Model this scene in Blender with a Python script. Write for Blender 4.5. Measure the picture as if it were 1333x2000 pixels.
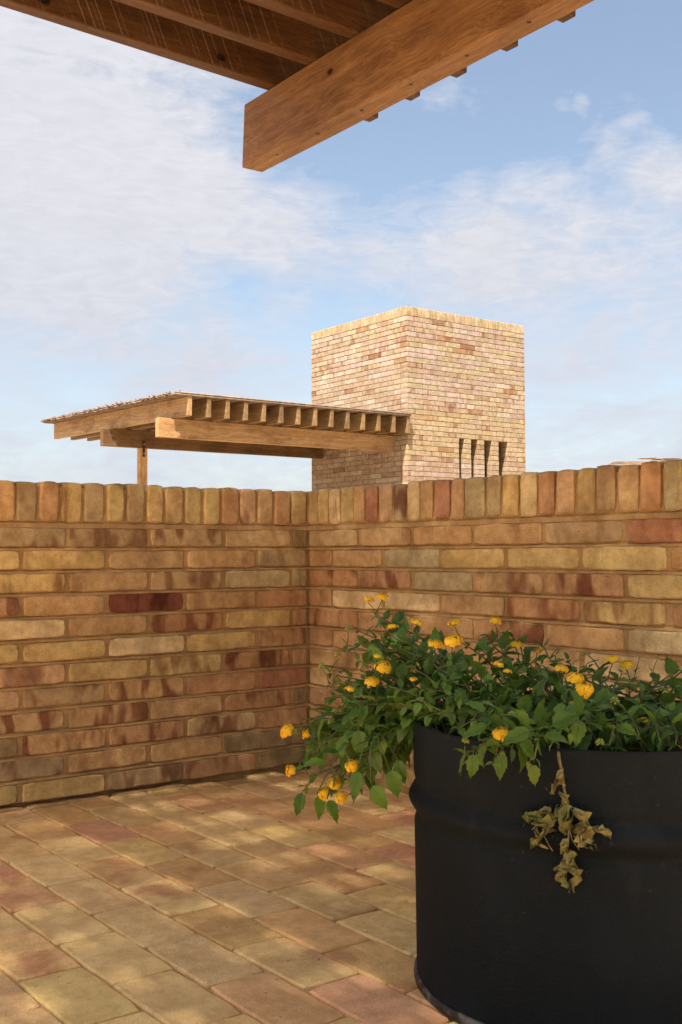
import bpy, bmesh, math, random
from mathutils import Vector, Matrix, noise as mnoise
R = math.radians
rnd = random.Random(7)
scene = bpy.context.scene
for o in list(bpy.data.objects): bpy.data.objects.remove(o)
col = scene.collection

# ------------------------------------------------------------------ camera
CAMP = Vector((-1.99710, -2.84238, 0.66884))
FW = Vector((0.59904086, 0.79982227, 0.03787336)); RT = Vector((0.8004944, -0.59932183, -0.00469733)); UP = Vector((-0.0189413, -0.0331313, 0.99927151))
FPX = 2150.0
cam = bpy.data.cameras.new('camera'); camo = bpy.data.objects.new('camera', cam); col.objects.link(camo)
cam.sensor_fit = 'VERTICAL'; cam.sensor_height = 36.0; cam.sensor_width = 24.0
cam.lens = 36.0 * FPX / 2000.0; cam.clip_start = 0.02; cam.clip_end = 3000
m = Matrix((RT, UP, -FW)).transposed().to_4x4(); m.translation = CAMP; camo.matrix_world = m
scene.camera = camo
scene.render.resolution_x = 682; scene.render.resolution_y = 1024
def at(px, py, d): return CAMP + (FW + RT * ((px - 666.5) / FPX) - UP * ((py - 1000.0) / FPX)) * d

# ------------------------------------------------------------------ sun, sky, exposure
SUN = Vector((0.43, 0.28, -1.0)).normalized()
EL = math.asin(-SUN.z); AZ = math.atan2(-SUN.x, -SUN.y)
sl = bpy.data.lights.new('sun', 'SUN'); sl.energy = 3.4; sl.angle = R(1.0); sl.color = (1.0, 0.94, 0.86)
so = bpy.data.objects.new('sun', sl); col.objects.link(so); so.location = (-4, -4, 9)
so.rotation_euler = SUN.to_track_quat('-Z', 'Y').to_euler()
scene.view_settings.view_transform = 'Standard'; scene.view_settings.look = 'None'
scene.view_settings.exposure = 2.2; scene.view_settings.gamma = 1.0

class NT:
    """tiny node-tree helper"""
    def __init__(s, tree): s.t = tree; s.n = tree.nodes; s.n.clear()
    def add(s, typ, ins=None, **kw):
        nd = s.n.new(typ)
        for k, v in kw.items(): setattr(nd, k, v)
        for k, v in (ins or {}).items():
            sock = nd.inputs[k]
            if isinstance(v, bpy.types.NodeSocket): s.t.links.new(v, sock)
            else: sock.default_value = (*v, 1.0) if isinstance(v, tuple) and len(v) == 3 and sock.type == 'RGBA' else v
        return nd
    def math(s, op, a, b=0.0, c=None, clamp=False):
        nd = s.n.new('ShaderNodeMath'); nd.operation = op; nd.use_clamp = clamp
        for i, v in enumerate((a, b) if c is None else (a, b, c)):
            if isinstance(v, bpy.types.NodeSocket): s.t.links.new(v, nd.inputs[i])
            else: nd.inputs[i].default_value = v
        return nd.outputs[0]
    def vmath(s, op, a, b=(0, 0, 0)):
        nd = s.n.new('ShaderNodeVectorMath'); nd.operation = op
        for i, v in enumerate((a, b)):
            if isinstance(v, bpy.types.NodeSocket): s.t.links.new(v, nd.inputs[i])
            else: nd.inputs[i].default_value = v
        return nd.outputs['Value'] if op in ('DOT_PRODUCT', 'LENGTH') else nd.outputs[0]
    def mix(s, fac, a, b, blend='MIX'):
        nd = s.n.new('ShaderNodeMix'); nd.data_type = 'RGBA'; nd.blend_type = blend; nd.clamp_factor = True
        for i, v in ((0, fac), (6, a), (7, b)):
            if isinstance(v, bpy.types.NodeSocket): s.t.links.new(v, nd.inputs[i])
            else: nd.inputs[i].default_value = v if i == 0 else (*v[:3], 1)
        return nd.outputs[2]
    def noise(s, vec, scale, detail=3.0, rough=0.55, dist=0.0):
        return s.add('ShaderNodeTexNoise', {'Vector': vec, 'Scale': scale, 'Detail': detail, 'Roughness': rough, 'Distortion': dist}).outputs['Fac']
    def ramp(s, fac, lo, hi, a=0.0, b=1.0, smooth=True):
        nd = s.add('ShaderNodeMapRange', {'Value': fac, 'From Min': lo, 'From Max': hi, 'To Min': a, 'To Max': b})
        nd.interpolation_type = 'SMOOTHSTEP' if smooth else 'LINEAR'
        return nd.outputs[0]

world = bpy.data.worlds.new('World'); scene.world = world; world.use_nodes = True
w = NT(world.node_tree)
sky = w.add('ShaderNodeTexSky', sky_type='NISHITA', sun_disc=False, sun_elevation=EL, sun_rotation=AZ, altitude=50.0, air_density=1.0, dust_density=1.2, ozone_density=1.6)
g = w.add('ShaderNodeTexCoord').outputs['Generated']
sep = w.add('ShaderNodeSeparateXYZ', {0: g}); gz = sep.outputs['Z']
# cloud layers: noise over the direction, flattened towards the horizon
nd_ = w.vmath('NORMALIZE', g)
flat = w.vmath('MULTIPLY', nd_, (1.0, 1.0, 2.6)); flat2 = w.vmath('MULTIPLY', nd_, (1.0, 1.0, 3.6))
big = w.noise(w.vmath('ADD', flat, (2.3, 0.4, 1.1)), 2.6, 3.0, 0.5, 0.5)
wisp = w.noise(w.vmath('ADD', flat2, (0.7, 5.2, 3.1)), 8.0, 11.0, 0.64, 1.0)
puff = w.noise(w.vmath('MULTIPLY', nd_, (1.0, 1.0, 1.7)), 42.0, 7.0, 0.6, 0.4)
streak = w.noise(w.vmath('MULTIPLY', nd_, (1.0, 1.0, 3.6)), 22.0, 9.0, 0.64, 1.6)
cov = w.math('ADD', w.math('MULTIPLY', big, 0.28), w.math('ADD', w.math('MULTIPLY', wisp, 0.46), w.math('MULTIPLY', streak, 0.26)))
# broad veil areas and clear areas of this afternoon's sky, given as directions (px of the photo -> direction)
def blob(px, py, rad, amt):
    d = (at(px, py, 1.0) - CAMP).normalized()
    dt = w.vmath('DOT_PRODUCT', w.vmath('NORMALIZE', g), tuple(d))
    return w.math('MULTIPLY', w.ramp(dt, math.cos(R(rad)), 1.0), amt)
for a in ((700, 310, 6.0, -0.17), (840, 330, 4.5, -0.12), (980, 320, 5.0, -0.14), (1180, 90, 8.0, -0.22), (1010, 170, 5.0, -0.12), (1330, 90, 6.0, -0.14), (560, 260, 4.0, -0.10), (690, 590, 3.0, -0.12), (560, 600, 4.0, -0.12), (330, 555, 4.0, -0.08),
          (20, 230, 13.0, 0.26), (150, 420, 8.0, 0.14), (1150, 530, 9.0, 0.12), (380, 420, 4.5, 0.10), (500, 400, 4.5, 0.14), (620, 500, 4.5, 0.20), (300, 650, 5.0, 0.14), (860, 460, 5.0, 0.20), (1000, 430, 5.0, 0.12), (480, 690, 4.0, 0.10), (1108, 205, 1.3, 0.30), (1160, 205, 1.1, 0.20), (1235, 210, 1.4, 0.24), (900, 208, 2.0, 0.16), (950, 210, 1.3, 0.1), (1160, 275, 1.4, 0.18), (1240, 285, 2.0, 0.16), (1320, 320, 2.6, 0.16), (1050, 320, 2.0, 0.12)):
    cov = w.math('ADD', cov, blob(*a))
cov = w.math('ADD', cov, w.math('MULTIPLY', w.math('SUBTRACT', puff, 0.5), 0.28))
cov = w.math('ADD', cov, w.ramp(gz, 0.26, 0.02, 0.0, 0.16))
mask = w.ramp(cov, 0.40, 0.78, 0.10, 1.0, False)
aur = w.ramp(w.vmath('DOT_PRODUCT', nd_, tuple(-SUN)), 0.55, 1.0, 0.0, 1.0)     # cloud glow round the out-of-view sun, added to brighten shaded walls and floor
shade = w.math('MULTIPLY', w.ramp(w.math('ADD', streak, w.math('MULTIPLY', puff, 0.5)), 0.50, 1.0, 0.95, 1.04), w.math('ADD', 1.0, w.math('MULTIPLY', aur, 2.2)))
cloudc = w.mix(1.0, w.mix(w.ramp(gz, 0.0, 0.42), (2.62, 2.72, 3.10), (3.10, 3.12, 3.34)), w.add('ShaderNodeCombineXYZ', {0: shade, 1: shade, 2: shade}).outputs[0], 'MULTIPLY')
skyc = w.mix(1.0, sky.outputs[0], (0.90, 0.84, 0.76), 'MULTIPLY')
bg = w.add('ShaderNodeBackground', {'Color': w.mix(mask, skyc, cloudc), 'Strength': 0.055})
w.add('ShaderNodeOutputWorld', {'Surface': bg.outputs[0]})

# ------------------------------------------------------------------ helpers
def lin(c, gain=1.0):
    f = lambda v: (v / 12.92 if v <= 0.04045 else ((v + 0.055) / 1.055) ** 2.4)
    return tuple(f(v / 255.0) * gain for v in c)
def mesh(name, verts, faces, mat=None, smooth=False):
    me = bpy.data.meshes.new(name); me.from_pydata([tuple(v) for v in verts], [], faces); me.validate(); me.update()
    if mat: me.materials.append(mat)
    if smooth: me.polygons.foreach_set('use_smooth', [True] * len(me.polygons))
    return me
def obj(name, data, parent=None, loc=None, rot=None, scale=None, color=None, mat4=None, label=None, kind=None):
    o = bpy.data.objects.new(name, data); col.objects.link(o)
    if parent: o.parent = parent
    if mat4 is not None: o.matrix_local = mat4
    if loc is not None: o.location = loc
    if rot is not None: o.rotation_euler = rot
    if scale is not None: o.scale = scale
    if color is not None: o.color = color
    if label: o['label'] = label
    if kind: o['kind'] = kind
    return o
def thing(name, label, cat, loc=(0, 0, 0), group=None):
    o = obj(name, None, loc=loc); o.empty_display_size = 0.1
    o['label'] = label; o['category'] = cat
    if group: o['group'] = group
    return o
class MB:
    def __init__(s): s.v = []; s.f = []; s.sm = []
    def box(s, x0, x1, y0, y1, z0, z1):
        b = len(s.v); s.v += [(x, y, z) for z in (z0, z1) for y in (y0, y1) for x in (x0, x1)]
        s.f += [tuple(b + i for i in q) for q in ((0, 2, 3, 1), (4, 5, 7, 6), (0, 1, 5, 4), (2, 6, 7, 3), (0, 4, 6, 2), (1, 3, 7, 5))]
    def tube(s, pts, rad, n=6, cap=True):
        pts = [Vector(p) for p in pts]; b = len(s.v); k = len(pts)
        if not hasattr(rad, '__len__'): rad = [rad] * k
        pu = None
        for i, p in enumerate(pts):
            t = (pts[min(i + 1, k - 1)] - pts[max(i - 1, 0)]).normalized()
            if pu is None: pu = t.orthogonal().normalized()
            u = (pu - t * pu.dot(t)); u = u.normalized() if u.length > 1e-6 else t.orthogonal().normalized(); pu = u
            v = t.cross(u)
            for j in range(n):
                a = 2 * math.pi * j / n; s.v.append(tuple(p + (u * math.cos(a) + v * math.sin(a)) * rad[i]))
        for i in range(k - 1):
            for j in range(n):
                s.f.append((b + i * n + j, b + i * n + (j + 1) % n, b + (i + 1) * n + (j + 1) % n, b + (i + 1) * n + j))
        if cap:
            s.f.append(tuple(b + j for j in reversed(range(n)))); s.f.append(tuple(b + (k - 1) * n + j for j in range(n)))
    def build(s, name, mat=None, smooth=False): return mesh(name, s.v, s.f, mat, smooth)

def newmat(name):
    mt = bpy.data.materials.new(name); mt.use_nodes = True; return mt, NT(mt.node_tree)
def finish(n, color, rough, bump=None, bdist=0.002, spec=0.35, bstr=1.0, **kw):
    ins = {'Base Color': color, 'Roughness': rough, 'Specular IOR Level': spec}; ins.update(kw)
    if bump is not None:
        ins['Normal'] = n.add('ShaderNodeBump', {'Height': bump, 'Distance': bdist, 'Strength': bstr}).outputs[0]
    p = n.add('ShaderNodeBsdfPrincipled', ins); n.add('ShaderNodeOutputMaterial', {'Surface': p.outputs[0]})
    return p

# ------------------------------------------------------------------ materials
def brick_mat(name, island=False, bd=0.0030, blotch=(0.40, 0.25, 0.25), bandscale=19.0, floor=False, palette=None):
    mt, n = newmat(name)
    tc = n.add('ShaderNodeTexCoord').outputs['Object']
    oi = n.add('ShaderNodeObjectInfo')
    if island:
        rv = n.add('ShaderNodeNewGeometry').outputs['Random Per Island']
        rp = n.add('ShaderNodeValToRGB', {0: rv}); cr = rp.color_ramp; cr.interpolation = 'CONSTANT'
        for i, c in enumerate(palette):
            e = cr.elements[i] if i < 2 else cr.elements.new(0.5)
            e.position = i / len(palette); e.color = (*c, 1)
        basec = rp.outputs[0]; amt = n.math('FRACT', n.math('MULTIPLY', rv, 17.3)); amt = n.math('MULTIPLY', n.math('POWER', amt, 3.0), 0.9); rr = rv
    else:
        basec = oi.outputs['Color']; amt = oi.outputs['Alpha']; rr = oi.outputs['Random']
    off = n.add('ShaderNodeCombineXYZ', {0: n.math('MULTIPLY', rr, 91.0), 1: n.math('MULTIPLY', rr, 37.0), 2: n.math('MULTIPLY', rr, 53.0)}).outputs[0]
    v = n.vmath('ADD', tc, off)
    tone = n.math('ADD', n.math('MULTIPLY', n.noise(v, 17.0, 5.0, 0.6), 0.6), n.math('MULTIPLY', n.noise(n.vmath('ADD', v, (4.0, 2.0, 7.0)), 46.0, 4.0, 0.6), 0.4)); fine = n.noise(v, 130.0, 4.0, 0.65); speck = n.noise(v, 420.0, 2.0, 0.6)
    if floor:
        band = n.noise(n.vmath('MULTIPLY', v, (1.0, 0.55, 1.0)), 9.0, 3.0, 0.5, 0.6); lo, hi = 0.50, 0.66
    else:
        band = n.noise(n.vmath('MULTIPLY', v, (1.0, 0.2, 0.38)), bandscale, 2.0, 0.45, 0.25); lo, hi = 0.47, 0.63
    bm = n.math('MULTIPLY', n.ramp(band, lo, hi), amt)
    c = n.mix(bm, basec, n.mix(1.0, basec, blotch, 'MULTIPLY'))
    c2 = n.mix(n.ramp(tone, 0.34, 0.66, 0.0, 1.0), n.mix(1.0, c, (0.86, 0.80, 0.73) if floor else (0.74, 0.69, 0.63), 'MULTIPLY'), n.mix(1.0, c, (1.15, 1.15, 1.14), 'MULTIPLY'))
    # pale scuffs and olive weathering
    sc = n.math('MULTIPLY', n.ramp(n.noise(n.vmath('MULTIPLY', v, (1.0, 1.0, 2.2) if not floor else (1.9, 0.8, 1.0)), 11.0 if floor else 9.0, 5.0, 0.6), 0.54, 0.74), 0.55)
    c3 = n.mix(sc, c2, n.mix(1.0, c2, (1.22, 1.27, 1.30), 'MULTIPLY'))
    ol = n.math('MULTIPLY', n.ramp(n.noise(v, 7.5, 3.0, 0.5), 0.55, 0.75), 0.25 if floor else 0.55)
    c4 = n.mix(ol, c3, n.mix(1.0, c3, (0.76, 0.86, 0.80), 'MULTIPLY'))
    gr = n.ramp(speck, 0.25, 0.75, 0.78, 1.20, False)
    c5 = n.mix(1.0, c4, n.add('ShaderNodeCombineXYZ', {0: gr, 1: gr, 2: gr}).outputs[0], 'MULTIPLY')
    pit = n.ramp(n.noise(v, 62.0, 2.0, 0.5), 0.70, 0.78)
    c6 = n.mix(n.math('MULTIPLY', pit, 0.45), c5, n.mix(1.0, c5, (0.45, 0.38, 0.32), 'MULTIPLY'))
    h = n.math('ADD', n.math('MULTIPLY', tone, 0.9), n.math('ADD', n.math('MULTIPLY', fine, 0.45), n.math('MULTIPLY', pit, -0.5)))
    finish(n, c6, 0.88 if not floor else 0.74, h, bd, 0.25)
    return mt
def mortar_mat(name, c, bd=0.004):
    mt, n = newmat(name); tc = n.add('ShaderNodeTexCoord').outputs['Object']
    a = n.noise(tc, 9.0, 5.0, 0.6); b = n.noise(tc, 160.0, 4.0, 0.7)
    cc = n.mix(n.ramp(a, 0.3, 0.7), n.mix(1.0, c, (0.70, 0.68, 0.64), 'MULTIPLY'), n.mix(1.0, c, (1.18, 1.16, 1.12), 'MULTIPLY'))
    cc = n.mix(n.ramp(b, 0.35, 0.7), n.mix(1.0, cc, (0.82, 0.82, 0.82), 'MULTIPLY'), cc)
    finish(n, cc, 0.95, n.math('ADD', a, n.math('MULTIPLY', b, 0.6)), bd, 0.2); return mt
def wood_mat(name, dark, mid, light, weather=0.0, spots=()):
    mt, n = newmat(name); tc = n.add('ShaderNodeTexCoord').outputs['Object']; oi = n.add('ShaderNodeObjectInfo')
    rr = oi.outputs['Random']
    v = n.vmath('ADD', tc, n.add('ShaderNodeCombineXYZ', {0: n.math('MULTIPLY', rr, 31.0), 1: n.math('MULTIPLY', rr, 17.0), 2: n.math('MULTIPLY', rr, 23.0)}).outputs[0])
    # knots: sparse cells, grain bends round them
    vo = n.add('ShaderNodeTexVoronoi', {'Vector': n.vmath('MULTIPLY', v, (1.5, 5.0, 5.0)), 'Scale': 1.0, 'Randomness': 1.0})
    kd = vo.outputs['Distance']; knot = n.ramp(kd, 0.045, 0.10, 1.0, 0.0); halo = n.ramp(kd, 0.06, 0.34, 1.0, 0.0)
    lowf = n.noise(n.vmath('MULTIPLY', v, (0.9, 3.0, 3.0)), 2.2, 3.0, 0.5)
    vv = n.vmath('ADD', v, n.add('ShaderNodeCombineXYZ', {0: 0.0, 1: n.math('MULTIPLY', lowf, 0.10), 2: n.math('ADD', n.math('MULTIPLY', lowf, 0.16), n.math('MULTIPLY', halo, 0.035))}).outputs[0])
    ring = n.noise(n.vmath('MULTIPLY', vv, (0.7, 26.0, 26.0)), 1.6, 4.0, 0.62)
    fib = n.noise(n.vmath('MULTIPLY', vv, (5.0, 150.0, 150.0)), 2.0, 3.0, 0.6)
    st = n.noise(n.vmath('MULTIPLY', v, (1.1, 2.2, 2.2)), 3.0, 4.0, 0.55)
    saw = n.noise(n.vmath('MULTIPLY', v, (120.0, 3.0, 6.0)), 1.0, 1.0, 0.5)
    c = n.mix(n.ramp(ring, 0.36, 0.62), dark, mid); c = n.mix(n.ramp(ring, 0.55, 0.80), c, light)
    c = n.mix(n.math('MULTIPLY', n.ramp(fib, 0.38, 0.62), 0.8), c, n.mix(1.0, c, (0.62, 0.55, 0.48), 'MULTIPLY'))
    c = n.mix(n.math('MULTIPLY', n.ramp(st, 0.46, 0.70), 0.75), c, n.mix(1.0, c, (0.58, 0.52, 0.50), 'MULTIPLY'))
    c = n.mix(n.math('MULTIPLY', halo, 0.45), c, n.mix(1.0, c, (0.66, 0.48, 0.36), 'MULTIPLY'))
    c = n.mix(knot, c, n.mix(1.0, c, (0.16, 0.11, 0.09), 'MULTIPLY'))
    for (sx_, sy_, sz_, sr_) in spots:
        dd = n.vmath('LENGTH', n.vmath('MULTIPLY', n.vmath('SUBTRACT', tc, (sx_, sy_, sz_)), (0.62, 0.5, 1.0)))
        c = n.mix(n.math('MULTIPLY', n.ramp(dd, sr_ * .8, sr_ * 3.2, 1.0, 0.0), .45), c, n.mix(1.0, c, (.62, .46, .36), 'MULTIPLY'))
        c = n.mix(n.ramp(n.math('ADD', dd, n.math('MULTIPLY', fib, .004)), sr_ * .75, sr_ * 1.15, 1.0, 0.0), c, n.mix(1.0, c, (.14, .10, .09), 'MULTIPLY'))
    if weather: c = n.mix(n.math('MULTIPLY', n.ramp(n.noise(v, 4.0, 4.0, 0.6), 0.4, 0.7), weather), c, (0.30, 0.21, 0.16))
    c = n.mix(1.0, c, oi.outputs['Color'], 'MULTIPLY')
    h = n.math('ADD', n.math('ADD', n.math('MULTIPLY', fib, 0.5), n.math('MULTIPLY', ring, 0.5)), n.math('MULTIPLY', saw, 0.35))
    finish(n, c, 0.68, h, 0.0016, 0.3); return mt
def island_mat(name, cols, rough=0.8, bscale=200.0, bdist=0.001, stretch=(1, 1, 1)):
    mt, n = newmat(name)
    rv = n.add('ShaderNodeNewGeometry').outputs['Random Per Island']; tc = n.add('ShaderNodeTexCoord').outputs['Object']
    rp = n.add('ShaderNodeValToRGB', {0: rv}); cr = rp.color_ramp
    for i, c in enumerate(cols):
        e = cr.elements[i] if i < 2 else cr.elements.new(0.5)
        e.position = i / (len(cols) - 1); e.color = (*c, 1)
    nz = n.noise(n.vmath('MULTIPLY', tc, stretch), bscale, 4.0, 0.6)
    c = n.mix(n.ramp(nz, 0.3, 0.7), n.mix(1.0, rp.outputs[0], (0.6, 0.56, 0.5), 'MULTIPLY'), rp.outputs[0])
    finish(n, c, rough, nz, bdist, 0.3); return mt

GW = 1.62        # albedo gain of the terrace bricks relative to how they look in the shade
PAL = {'y': (164, 128, 72), 'b': (157, 116, 68), 'o': (145, 111, 68), 'g': (148, 120, 86), 'r': (142, 92, 58), 'd': (108, 56, 40), 'p': (161, 118, 84),
       'l': (176, 141, 90), 'n': (122, 94, 56), 'a': (150, 105, 62)}
M_brick = brick_mat('terrace_brick'); M_brick_f = brick_mat('terrace_paver', floor=True, blotch=(0.66, 0.42, 0.46))
TPAL = [(206, 185, 154), (207, 183, 164), (202, 177, 144), (212, 193, 169), (196, 167, 137), (204, 186, 148), (206, 181, 165), (200, 173, 148), (194, 162, 134)]
M_tbrick = brick_mat('tower_brick', bd=0.0008, blotch=(0.62, 0.40, 0.34), bandscale=11.0)
M_tbrick_i = brick_mat('tower_brick_rows', island=True, bd=0.0008, palette=[lin(c, .60) for c in TPAL], blotch=(0.62, 0.40, 0.34), bandscale=11.0)
M_mortar = mortar_mat('terrace_mortar', lin((154, 124, 82), 1.55))
M_mortar_f = mortar_mat('paver_joint_sand', lin((205, 165, 112), 1.0), 0.004)
M_mortar_t = mortar_mat('tower_mortar', lin((176, 142, 102), .64))
M_wood = wood_mat('pergola_timber', (0.28, 0.135, 0.050), (0.36, 0.185, 0.072), (0.42, 0.23, 0.098))
WOODC = ((0.28, 0.135, 0.050), (0.36, 0.185, 0.072), (0.42, 0.23, 0.098))
M_wood_k = wood_mat('pergola_timber_knot', *WOODC, spots=[(.469, -.038, .139, .011), (1.52, -.038, .06, .009)])
M_wood_r = wood_mat('rafter_timber_knot', *WOODC, spots=[(.59, .0235, .030, .012), (1.128, .0235, .030, .014)])
M_wood_f = wood_mat('canopy_timber', (0.38, 0.215, 0.085), (0.49, 0.305, 0.135), (0.56, 0.37, 0.18))
M_reed = island_mat('reed', [(0.10, 0.055, 0.027), (0.16, 0.09, 0.045), (0.12, 0.065, 0.03), (0.18, 0.11, 0.06)], 0.75, 14.0, 0.0006, (20, 1, 1))
M_reed_g = island_mat('weathered_reed', [(0.17, 0.095, 0.055), (0.23, 0.145, 0.09), (0.12, 0.075, 0.05), (0.27, 0.19, 0.13)], 0.85, 14.0, 0.0006, (1, 1, 1))
mt, n = newmat('rusty_steel'); tc = n.add('ShaderNodeTexCoord').outputs['Object']; z = n.noise(tc, 60.0, 4.0)
finish(n, n.mix(z, (0.02, 0.018, 0.016), (0.07, 0.045, 0.03)), 0.6, z, 0.001, 0.4, Metallic=0.4); M_steel = mt
mt, n = newmat('ground_earth'); tc = n.add('ShaderNodeTexCoord').outputs['Object']; z = n.noise(tc, 0.6, 8.0, 0.65)
finish(n, n.mix(z, (0.26, 0.19, 0.12), (0.40, 0.31, 0.21)), 0.95, n.noise(tc, 30.0, 5.0), 0.02, 0.2); M_ground = mt

# ------------------------------------------------------------------ setting: ground, terrace floor
mb = MB(); b = 900.0
g_me = mesh('ground', [(-b, -b, -0.22), (b, -b, -0.22), (b, b, -0.22), (-b, b, -0.22)], [(0, 1, 2, 3)], M_ground)
obj('ground', g_me, kind='structure')

def brick_mesh(name, L, H, D, seed, nx=10, nz=2, cr=0.009, ch=0.003, wob=0.0024, mat=None):
    """rounded, uneven hand-made brick: face at y=0 looking to -y, body behind it, centred in x and z"""
    r_ = random.Random(seed); so_ = Vector((seed * 3.7, seed * 1.3, 0))
    def border(inset):
        hx, hz = L / 2 - inset, H / 2 - inset; pts = []
        for i in range(nx + 1): pts.append((-hx + 2 * hx * i / nx, -hz))
        for j in range(1, nz): pts.append((hx, -hz + 2 * hz * j / nz))
        for i in range(nx + 1): pts.append((hx - 2 * hx * i / nx, hz))
        for j in range(1, nz): pts.append((-hx, hz - 2 * hz * j / nz))
        out = []
        for (x, zz) in pts:
            # round the corners
            if abs(abs(x) - hx) < 1e-9 and abs(abs(zz) - hz) < 1e-9:
                k = cr * 0.35 * (0.4 + 1.2 * r_.random() if inset == 0 else 1); x -= math.copysign(k, x); zz -= math.copysign(k, zz)
            q = Vector((x * 22, 0, zz * 30)) + so_
            dx = mnoise.noise(q) * wob; dz = mnoise.noise(q + Vector((9, 9, 9))) * wob
            out.append((x + dx, zz + dz * 1.3))
        return out
    o_ = border(0.0); i_ = border(ch); V = []; F = []; nb = len(o_)
    V += [(x, D, zz) for x, zz in o_]; V += [(x, ch * 0.9, zz) for x, zz in o_]
    V += [(x, mnoise.noise(Vector((x * 16, 5, zz * 20)) + so_) * 0.0005, zz) for x, zz in i_]
    for k in range(nb):
        k2 = (k + 1) % nb
        F.append((k, k2, nb + k2, nb + k)); F.append((nb + k, nb + k2, 2 * nb + k2, 2 * nb + k))
    # front face rows
    rows = [[2 * nb + i for i in range(nx + 1)]]
    for j in range(1, nz):
        l_ = 2 * nb + (2 * (nx + 1) + (nz - 1) + (nz - 1) - j); r2 = 2 * nb + nx + j
        row = [l_]
        for i in range(1, nx):
            x = -L / 2 + L * i / nx; zz = -H / 2 + H * j / nz
            V.append((x, mnoise.noise(Vector((x * 14, 2, zz * 20)) + so_) * 0.0006, zz)); row.append(len(V) - 1)
        row.append(r2); rows.append(row)
    rows.append([2 * nb + (nx + nz - 1) + (nx + 1) - i for i in range(nx + 1)])
    for a, b_ in zip(rows, rows[1:]):
        for i in range(nx): F.append((a[i], a[i + 1], b_[i + 1], b_[i]))
    F.append(tuple(range(nb - 1, -1, -1)))
    return mesh(name, V, F, mat, False)

floor = obj('terrace_floor', None, kind='structure'); floor['label'] = 'terrace floor of worn ochre brick pavers in running bond'
mb = MB(); mb.box(-6.0, 0.24, -7.0, 0.24, -0.21, -0.006)
obj('joint_bed', mb.build('joint_bed', M_mortar_f), floor)
PL, PW = 0.218, 0.1125
def paver_mesh(seed, L=PL - 0.005, W=PW - 0.0035):
    me = brick_mesh('paver', L, W, 0.05, seed, 8, 4, 0.006, 0.0035, 0.0018, M_brick_f)
    # lie flat: face (-y) turned up, long side along y
    me.transform(Matrix.Rotation(R(90), 4, 'Z') @ Matrix.Rotation(R(-90), 4, 'X')); return me
pav = [paver_mesh(100 + i) for i in range(12)]
FPAL = [(227, 191, 126), (226, 183, 120), (223, 185, 122), (229, 193, 130), (219, 172, 111), (226, 191, 120), (215, 173, 109), (222, 172, 117), (222, 184, 126)]
def phase(x): return 0.006 - 0.065 * (x + 0.84)
col_x0 = -1.3545; cols_ = []
stuffv = MB()
ci = 0
pink = {(-3, 1)}
for k in range(-42, 13):
    xl = col_x0 + k * 0.1131; xc = xl + PW / 2
    if xc > 0.0: break
    if xl < -5.95: continue
    ph = phase(xc) + (PL / 2 if k % 2 else 0.0)
    for j in range(-1, 33):
        y = -(ph + j * PL); yc = y - PL / 2
        if yc > 0.02 or yc < -6.9: continue
        near = xc > -1.78 and yc > -2.35
        zz = rnd.uniform(-0.0012, 0.0012)
        if near:
            c = lin(FPAL[rnd.randrange(len(FPAL))], rnd.uniform(0.95, 1.15)); al = rnd.choice([0, 0, 0.2, 0.35, 0.7])
            if rnd.random() < 0.12: c = lin((222, 166, 120), rnd.uniform(0.9, 1.05)); al = 0.45
            obj('paver', pav[rnd.randrange(12)], floor, (xc + rnd.uniform(-.0008, .0008), yc + rnd.uniform(-.0015, .0015), zz),
                (R(rnd.uniform(-.45, .45)), R(rnd.uniform(-.6, .6)), R(rnd.choice([0, 180]) + rnd.uniform(-.4, .4))), color=(*c, al))
        else:
            stuffv.box(xc - PW / 2 + .003, xc + PW / 2 - .003, yc - PL / 2 + .003, yc + PL / 2 - .003, -0.05, zz)
M_pav_i = brick_mat('terrace_paver_rows', island=True, palette=[lin(c) for c in FPAL], floor=True, blotch=(0.66, 0.42, 0.46))
obj('outer_pavers', stuffv.build('outer_pavers', M_pav_i), floor, kind='stuff')

# ------------------------------------------------------------------ terrace walls
LB, CP, BH = 0.2455, 0.06125, 0.0508
def zbot(k): return (0.86 - 0.07 * k) * 0.875
full = [brick_mesh('brick', LB - 0.0105, BH, 0.11, 10 + i, mat=M_brick) for i in range(14)]
half = [brick_mesh('brick', 0.1165, BH, 0.11, 40 + i, 5, 2, mat=M_brick) for i in range(5)]
rowl = [brick_mesh('coping_brick', 0.109, 0.0545, 0.232, 60 + i, 6, 3, 0.007, 0.005, 0.0016, M_brick) for i in range(10)]
for me in rowl: me.transform(Matrix.Rotation(R(90), 4, 'Y'))     # stands upright on edge
LEFT = ['n b oB oB oB', 'o b b y y', 'o g bB b yB', 'a b d b aB', 'a y aB b l', 'aB y l y y', 'a aB yB y pB', 'r a bB oB p', 'n aB b bB bB', 'a oB aB bB n', 'n n b b oB', 'n aB oB y y']
RIGHT = ['o b b b o rB b', 'a b g y y y b', 'aB aB g bB aB y b', 'a l l b aB yB a', 'aB a b aB b l b', 'a p b b b l b', 'b a y b l b p', 'b b a l b y b', 'a b p b y b b', 'b y b a b l b', 'a b b y b b a', 'a b y b a b b']
def bcol(code):
    c = PAL[code[0]]; j = rnd.uniform(0.92, 1.08)
    al = rnd.uniform(0.7, 1.0) if 'B' in code else rnd.choice([0.0, 0.12, 0.3])
    if code[0] == 'd': al = 0.8
    t = rnd.uniform(-0.04, 0.04)
    l_ = lin(c, j * GW); return (l_[0] * (1 + t) * .98, l_[1] * 1.18, l_[2] * (1 - t) * (1.15 if code[0] in 'dpg' else 1.5), al)
RND = ['b', 'y', 'o', 'a', 'b', 'bB', 'aB', 'y', 'l', 'oB', 'p']
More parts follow.
